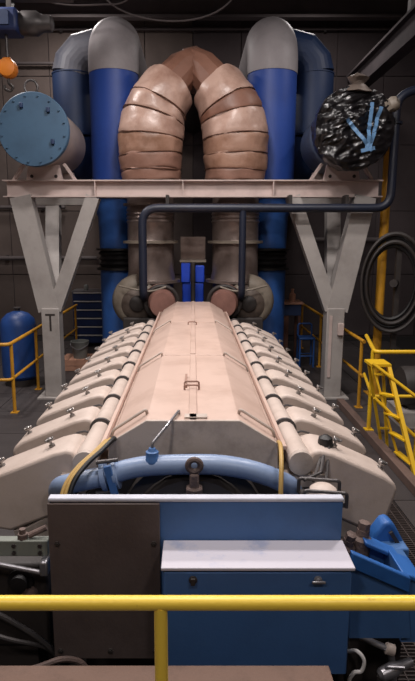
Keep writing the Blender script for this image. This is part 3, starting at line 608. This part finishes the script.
# ---- insulated exhausts
EY = 12.40
for s in (-1, 1):
    t = thing('exhaust_pipe', 'copper-beige wrapped exhaust pipe rising ' + ('on the bolted vessel side' if s < 0 else 'on the plastic wrapped vessel side'), 'exhaust', (s*.9, EY, FL))
    P = spline([(s*.885, EY, 1.14), (s*.90, EY, 1.60), (s*.89, EY, 2.06), (s*.80, EY+.02, 2.54), (s*.575, EY+.1, 2.96), (s*.31, EY+.24, 3.27), (s*.05, EY+.4, 3.47)], 10)
    n = len(P)-1
    Rr = lambda u: .615+.065*math.sin(min(1, u/.62)*PI)**1.0-.13*max(0, u-.55)/.45
    cuts = [0, .085, .20, .33, .47, .56, .735]
    mm = ['wrap_dull', 'wrap_dull', 'wrap', 'wrap_pale', 'wrap_pale', 'wrap_pale'] if s < 0 else ['wrap_dull', 'wrap', 'wrap', 'wrap_pale', 'wrap_brown', 'wrap_pale']
    def pt(u):
        f = u*n; i = min(int(f), n-1); return P[i]*(1-(f-i))+P[i+1]*(f-i)
    for k in range(6):
        us = [cuts[k]+(cuts[k+1]-cuts[k])*i/8 for i in range(9)]
        rr = [(Rr(u)*(1+.012*(k % 2)))-(.014 if i in (0, 8) else 0) for i, u in enumerate(us)]
        m = MB().tube([pt(u) for u in us], rr, 40)
        for i, v in enumerate(m.v): m.v[i] = v+V(noise.noise(v*3+V(s, 0, 0)), noise.noise(v*3+V(7, s, 0)), noise.noise(v*3+V(0, 9, s)))*.035 + V(noise.noise(v*8), noise.noise(v*8+V(3, 3, 3)), 0)*.012
        m.build('insulation_jacket', mm[k], t, ang=60)
        if k:
            u = cuts[k]; d = (pt(u+.01)-pt(u-.01)).normalized()
            MB().torus(pt(u), d+V(random.uniform(-.06, .06), 0, 0), Rr(u)+.002, .012, 40, 6).build('jacket_band', 'band', t)
    cx = s*.92
    MB().lathe((cx, EY, 1.15), (0, 0, -1), [(0, .52), (.05, .52), (.055, .5), (.45, .5)], 36).build('upper_sleeve', 'riser', t)
    MB().lathe((cx, EY, .70), (0, 0, -1), [(0, .5), (.005, .585), (.05, .585), (.055, .5)], 36).build('pipe_flange', 'riser', t)
    pr = [(0, .5)] + [(.05+.04*i, .5+(.025 if i % 2 else 0)) for i in range(9)] + [(.7, .5), (.73, .51)]
    MB().lathe((cx, EY, .645), (0, 0, -1), pr, 36).build('expansion_bellows', 'riser', t)
    MB().lathe((cx, EY, -.08), (0, 0, -1), [(0, .5), (.005, .6), (.06, .6), (.065, .5)], 36).build('pipe_flange', 'turbo_pale', t)
    MB().lathe((cx, EY, -.145), (0, 0, -1), [(0, .5), (.6, .5), (.78, .54)], 36).build('lower_sleeve', 'riser', t)
    MB().lathe((cx, EY, -.92), (0, 0, -1), [(0, .54), (.005, .64), (.06, .64), (.065, .54)], 36).build('pipe_flange', 'riser', t)
    # turbocharger
    t = thing('turbocharger', 'grimy grey turbocharger with snail casing ' + ('under the bolted vessel side exhaust' if s < 0 else 'under the wrapped vessel side exhaust'), 'turbocharger', (s*1.1, 11.8, FL))
    c = (s*1.15, 11.80, -1.36)
    m = MB(); q = [(c[0]+s*math.cos(a)*.34*1, c[1], c[2]+math.sin(a)*.34) for a in [PI/2-2*PI*i/26*.92 for i in range(27)]]
    m.tube(q, [.26-.006*i for i in range(27)], 18).build('volute', 'turbo_pale', t)
    MB().lathe((c[0], 11.5, c[2]), (0, 1, 0), [(0, .12), (.02, .26), (.1, .36), (.6, .38), (.62, .3)], 28).build('turbine_casing', 'turbo', t)
    MB().lathe((c[0], 11.44, c[2]), (0, 1, 0), [(0, .1), (.03, .16), (.08, .17)], 20).build('bearing_cover', 'dark_iron', t)
    MB().cyl((s*.92, EY, -1.25), (s*.91, EY, -.98), .48, 28).build('outlet_neck', 'turbo', t)
    nz = MB().lathe((s*.60, 11.05, -1.33), (s*.12, 1, .02), [(0, .19), (.004, .25), (.06, .27), (.5, .29), (.54, .36), (.62, .36)], 28).build('inlet_nozzle', 'nozzle', t)
    MB().torus((s*.64, 11.42, -1.32), (s*.12, 1, 0), .33, .045, 28, 8).build('nozzle_ring', 'dark_iron', t)
    MB().box(s*1.1-.35, s*1.1+.35, 11.45, 12.4, FL, -1.65).build('turbo_pedestal', 'dark_iron', t, bevel=.03)
    MB().tube(spline([(s*.55, 11.35, -1.0), (s*.85, 11.3, -1.08), (s*1.15, 11.3, -1.05), (s*1.5, 11.4, -.98)], 8), .02, 8).build('oil_line', 'turbo_pale', t)
t = thing('exhaust_junction', 'brown faceted junction duct joining the two wrapped exhausts', 'duct', (0, 12.6, 3.1))
for s in (-1, 1):
    MB().tube([(s*.60, EY+.08, 2.93), (s*.43, EY+.18, 3.20), (s*.22, EY+.30, 3.45), (0, EY+.42, 3.56)], [.43, .41, .39, .39], 11).build('junction_arm', 'wrap_brown', t, ang=20)
MB().tube([(0, 12.76, 3.52), (0, 12.98, 3.60), (0, 13.3, 3.68), (0, 14.0, 3.70)], [.40, .42, .42, .42], 9).build('junction_body', 'wrap_brown', t, ang=20)
MB().cyl((0, 14.0, 3.70), (0, Y1+.02, 3.70), .42, 20).build('junction_outlet', 'dark_iron', t)
# ---- charge air cooler in the middle
t = thing('charge_air_cooler', 'vivid blue cooler behind the far end of the engine hood', 'cooler', (0, 12.6, FL))
MB().box(-.26, -.06, 12.4, 12.8, -1.0, -.55).build('cooler_core', 'cooler_blue', t, bevel=.02)
MB().box(.05, .25, 12.42, 12.8, -1.0, -.62).build('cooler_core', 'cooler_blue', t, bevel=.02)
MB().box(-.24, .24, 12.45, 12.8, -1.5, -1.0).build('cooler_header', 'cooler_blue', t, bevel=.03)
MB().box(-.29, .29, 12.38, 12.85, -.55, -.50).build('cooler_flange', 'turbo_pale', t)
MB().box(-.27, .27, 12.45, 12.85, -.50, .0).build('cooler_duct', 'riser', t)
MB().cyl((-.0, 12.3, -1.6), (-.0, 12.3, -.56), .05, 12).build('cooler_vent_pipe', 'dark_iron', t)
MB().box(-.3, .3, 12.4, 12.85, FL, -1.5).build('cooler_base', 'dark_iron', t)
# ---- navy header pipe in front of the beam
t = thing('header_pipe', 'navy blue header pipe running along the gantry beam and turning up', 'pipe', (1.4, 11.2, FL))
MB().tube(round_path([(-.995, 11.62, -1.22), (-.995, 11.22, -1.22), (-.995, 11.22, .55), (3.85, 11.22, .55), (3.85, 11.22, 2.62), (4.4, 11.25, 2.78), (5.6, 11.25, 2.78)], .32, 8), .082, 18).build('pipe_run', 'navy_pipe', t)
MB().tube(round_path([(.975, 11.62, -1.22), (.975, 11.22, -1.22), (.975, 11.22, .55)], .2), .07, 16).build('drop_leg', 'navy_pipe', t)
MB().lathe((3.85, 11.25, 2.1), (0, 0, 1), [(0, .082), (.005, .14), (.05, .14), (.055, .082)], 18).build('pipe_flange', 'navy_pipe', t)
for x in (-.5, 1.9, 3.0): MB().box(x-.03, x+.03, 11.2, 11.52, .62, .80).build('pipe_hanger', 'dark_iron', t)
MB().tube(round_path([(5.6, 11.25, 2.78), (5.6, 11.25, FL)], .1), .08, 14).build('riser_leg', 'navy_pipe', t)
# ---- pole and coiled hoses at the right
t = thing('yellow_pole', 'tall yellow round steel pole beside the navy pipe riser', 'pole', (3.93, 11.75, FL))
MB().cyl((3.93, 11.75, FL+.02), (3.93, 11.75, 2.35), .092, 18).build('pole_tube', 'yellow_dim', t)
MB().box(3.75, 4.11, 11.57, 11.93, FL, FL+.02).build('pole_base_plate', 'yellow_dim', t)
MB().lathe((3.93, 11.75, 2.35), (0, 0, 1), [(0, .095), (.02, .095), (.05, .04)], 14).build('pole_cap', 'yellow_dim', t)
t = thing('hose_reel', 'large dark hose reel standing in front of the yellow pole', 'reel', (4.05, 11.3, FL))
for i, (R_, dy) in enumerate(((.98, 0), (.90, .08), (.82, .02), (.74, .1))):
    MB().torus((4.02, 11.28+dy, -.92), (.25, 1, 0), R_, .045, 40, 8, sx=.62).build('hose_coil', 'black' if i % 2 else 'dark_iron', t)
MB().box(4.1, 4.2, 11.38, 11.46, FL, .1).build('reel_stand', 'dark_iron', t)
MB().box(3.9, 4.5, 11.25, 11.6, FL, FL+.03).build('reel_foot', 'dark_iron', t)
MB().cyl((4.02, 11.25, -.92), (4.15, 11.48, -.92), .08, 12).build('reel_hub', 'dark_iron', t)

# ================================================================== railings and floor kit
def railing(name, label, pts, posts, h, m, mid=True):
    t = thing(name, label, 'railing', (pts[0][0], pts[0][1], FL))
    MB().tube(round_path([(x, y, FL+h) for x, y in pts], .12), .035, 12).build('top_rail', m, t)
    if mid: MB().tube(round_path([(x, y, FL+h*.5) for x, y in pts], .12), .028, 10).build('mid_rail', m, t)
    for q in posts:
        x, y = q[:2]; zb = FL+(q[2] if len(q) > 2 else 0)
        p = MB().cyl((x, y, zb+.015), (x, y, FL+h), .033, 10).build('post', m, t)
        MB().box(x-.07, x+.07, y-.07, y+.07, zb, zb+.015).build('post_foot', m, p)
    return t
railing('floor_railing', 'yellow railing beside the upright blue air vessel', [(-5.6, 10.3), (-3.45, 10.3), (-3.45, 16.5)], [(-5.5, 10.3), (-3.45, 10.42), (-3.45, 12.1), (-3.45, 13.9), (-3.45, 16.3)], 1.36, 'yellow_dim')
railing('floor_railing', 'yellow railing running back past the switch box post', [(3.30, 10.6), (3.30, 17.0)], [(3.30, 10.75), (3.30, 12.6), (3.30, 14.3), (3.30, 16.8)], 1.36, 'yellow_dim')
t = railing('stair_railing', 'bright yellow corner railing behind the yellow step stand', [(3.3, 10.5), (2.97, 8.95), (5.4, 8.95)], [(2.97, 9.05, .14), (4.2, 8.95), (5.3, 8.95)], 1.5, 'yellow')
t = thing('step_stand', 'bright yellow steel step stand with handrails on the floor plates', 'steps', (3.2, 7.8, FL))
TOPS = ((2.69, 8.2, -1.88), (2.93, 8.2, -1.9)); FEET = ((3.085, 7.85, FL+.005), (3.11, 7.30, FL+.005))
for k in range(2):
    MB().bar(FEET[k], TOPS[k], .03 if k == 0 else .055, .05 if k == 0 else .09, (0, 1, 0)).build('stringer', 'yellow', t)
for k in range(5):
    f = (k+.7)/5.2; a_, b_ = (Vector(FEET[i]).lerp(Vector(TOPS[i]), f) for i in (0, 1)); b_.z = a_.z
    MB().bar(a_, b_, .09, .022, (0, 0, 1)).build('rung', 'yellow', t)
MB().box(2.66, 2.96, 8.14, 8.5, -1.91, -1.87).build('top_platform', 'yellow', t)
for x in (2.70, 2.92): MB().bar((x*.4+1.98, 8.62, FL+.005), (x, 8.42, -1.9), .04, .04, (0, 1, 0)).build('rear_leg', 'yellow', t)
for z, x in ((-2.5, 2.86), (-3.0, 2.98)): MB().bar((x, 8.52-.0, z), (x+.16, 8.52, z), .03, .03).build('rear_brace', 'yellow', t)
for a, b in (((2.68, 8.15, -1.86), (3.30, 7.9, -2.33)), ((2.70, 8.05, -2.36), (3.30, 7.85, -2.92))):
    MB().cyl(a, b, .026, 10).build('diagonal_handrail', 'yellow', t)
MB().cyl((3.30, 7.88, FL), (3.30, 7.88, -2.0), .026, 10).build('handrail_post', 'yellow', t)
o = MB().box(2.90, 3.04, 5.6, 10.9, FL, FL+.14).build('steel_kerb', 'skirting_brown', None, bevel=.01)
tag(o, 'long brown steel kerb lying on the floor beside the yellow steps', 'kerb')
# ---- left side kit
t = thing('air_vessel', 'upright blue air vessel with domed top behind yellow railing', 'vessel', (-3.98, 12.6, FL))
MB().lathe((-3.98, 12.6, FL+.12), (0, 0, 1), [(0, .3), (.1, .4), (1.25, .4), (1.4, .36), (1.52, .24), (1.58, .08), (1.6, .01)], 30).build('vessel_body', 'barrel', t)
MB().lathe((-3.98, 12.6, FL), (0, 0, 1), [(0, .34), (.14, .34)], 24).build('vessel_skirt', 'dark_iron', t)
MB().lathe((-3.98, 12.6, FL+1.7), (0, 0, 1), [(0, .06), (.05, .06), (.055, .09), (.08, .09)], 14).build('top_nozzle', 'steel_dark', t)
t = thing('tool_chest', 'navy tool chest with pale edged drawers by the back wall', 'tool chest', (-2.97, 17.3, FL))
MB().box(-3.68, -2.28, 17.05, 17.75, FL+.1, -1.66).build('chest_body', 'chest', t, bevel=.01)
for k in range(6):
    z0 = FL+.14+k*.262
    d = MB().box(-3.66, -2.30, 17.02, 17.06, z0, z0+.235).build('drawer', 'chest', t, bevel=.006)
    MB().box(-3.64, -2.32, 16.99, 17.03, z0+.205, z0+.235).build('drawer_pull', 'white', d)
MB().box(-3.70, -2.26, 17.02, 17.77, -1.66, -1.62).build('chest_top', 'steel', t)
for x in (-3.6, -2.36):
    for y in (17.12, 17.68): MB().cyl((x-.02, y, FL+.05), (x+.02, y, FL+.05), .05, 12).build('caster', 'black', t)
for i, (x, r_, lb) in enumerate(((-2.52, .1, 'small white can standing on the navy tool chest'), (-3.3, .07, 'small grey tin standing on the navy tool chest'))):
    o = MB().lathe((x, 17.3, -1.62), (0, 0, 1), [(0, r_), (.14, r_), (.15, r_*.9), (.17, r_*.4)], 14).build('paint_can', 'white' if i == 0 else 'bucket'); tag(o, lb, 'can')
t = thing('hand_trolley', 'blue sheet trolley with pale tubular frame by the blue duct', 'trolley', (-2.15, 15.9, FL))
MB().tube(round_path([(-2.5, 15.6, FL+.1), (-2.5, 15.6, -.95), (-1.85, 15.6, -.95), (-1.85, 15.6, FL+.1)], .08), .03, 10).build('trolley_frame', 'steel', t)
MB().box(-2.48, -1.87, 15.6, 15.64, -2.9, -1.55).build('trolley_panel', 'duct_light', t)
MB().box(-2.52, -1.83, 15.6, 16.2, FL+.1, FL+.15).build('trolley_deck', 'steel_dark', t)
for x in (-2.46, -1.89):
    for y in (15.66, 16.12): MB().cyl((x-.02, y, FL+.05), (x+.02, y, FL+.05), .05, 12).build('caster', 'black', t)
t = thing('wooden_crate', 'low pinkish wooden crate on floor beside the left bank', 'crate', (-2.85, 14.1, FL))
for k in range(5): MB().box(-3.36+k*.21, -3.36+k*.21+.195, 13.8, 14.6, -3.09, -3.06).build('lid_board', 'crate_wood', t)
for k in range(2): MB().box(-3.36, -2.32, 13.8, 13.82, FL+.01+k*.13, FL+.13+k*.13).build('side_board', 'crate_wood', t)
for x in (-3.36, -2.34): MB().box(x, x+.02, 13.82, 14.6, FL, -3.09).build('end_board', 'crate_wood', t)
for k in range(2): MB().box(-3.36, -2.32, 14.58, 14.6, FL+.01+k*.13, FL+.13+k*.13).build('side_board', 'crate_wood', t)
t = thing('bucket', 'grey metal bucket standing on the pinkish crate', 'bucket', (-2.9, 14.1, -3.06))
MB().lathe((-2.9, 14.1, -3.06), (0, 0, 1), [(0, .17), (.4, .22), (.42, .235), (.44, .235), (.44, .215), (.42, .21), (.03, .16)], 22).build('bucket_body', 'bucket', t)
MB().tube(spline([(-3.13, 14.1, -2.66), (-3.1, 13.95, -2.72), (-2.9, 13.84, -2.8), (-2.7, 13.95, -2.72), (-2.67, 14.1, -2.66)], 6), .012, 6).build('bucket_handle', 'steel', t)
# ---- right side kit
t = thing('workbench', 'brown workbench with wooden top behind the right bank', 'workbench', (2.5, 15.3, FL))
MB().box(2.05, 2.98, 15.0, 15.7, -1.80, -1.74).build('bench_top', 'crate_wood', t, bevel=.01)
MB().box(2.1, 2.93, 15.06, 15.66, -2.1, -1.80).build('bench_drawer_box', 'duct_dark', t)
MB().box(2.12, 2.6, 15.08, 15.64, FL, -2.1).build('bench_cabinet', 'brown_box', t)
MB().box(2.14, 2.58, 15.05, 15.08, FL+.06, -2.14).build('bench_door', 'brown_box', t, bevel=.01)
for y in (15.1, 15.6): MB().box(2.86, 2.92, y-.03, y+.03, FL, -2.1).build('bench_leg', 'brown_box', t)
o = MB().lathe((2.72, 15.3, -1.74), (0, 0, 1), [(0, .09), (.2, .09), (.24, .04), (.3, .035), (.31, .045), (.34, .045)], 14).build('solvent_bottle', 'crate_wood'); tag(o, 'tan bottle standing on the brown workbench', 'bottle')
t = thing('blue_stool', 'blue tubular steel stool beside the brown workbench', 'stool', (2.95, 14.4, FL))
MB().box(2.74, 3.16, 14.2, 14.6, -2.62, -2.56).build('seat', 'duct_light', t, bevel=.02)
for x in (2.77, 3.13):
    for y in (14.23, 14.57): MB().cyl((x, y, FL), (x, y, -2.62), .025, 8).build('leg', 'duct_light', t)
MB().tube(round_path([(2.77, 14.57, -2.6), (2.77, 14.6, -2.25), (3.13, 14.6, -2.25), (3.13, 14.57, -2.6)], .08), .025, 8).build('back_loop', 'duct_light', t)
for y in (14.23, 14.57): MB().cyl((2.77, y, -3.05), (3.13, y, -3.05), .018, 8).build('stretcher', 'duct_light', t)
t = thing('motor_skid', 'dark electric motor on a grey plinth behind yellow steps', 'motor', (4.3, 9.9, FL))
MB().box(3.7, 5.0, 9.5, 10.3, FL, FL+.28).build('plinth', 'gantry_grey', t)
MB().lathe((3.75, 9.9, FL+.68), (1, 0, 0), [(0, .2), (.03, .34), (.1, .36), (.9, .36), (.95, .3), (1.1, .28)], 22).build('motor_body', 'dark_iron', t)
MB().box(4.0, 4.3, 9.45, 9.7, FL+.7, FL+1.0).build('terminal_box', 'steel_dark', t, bevel=.02)
MB().box(3.9, 4.7, 9.7, 10.1, FL+.28, FL+.4).build('motor_foot', 'dark_iron', t)
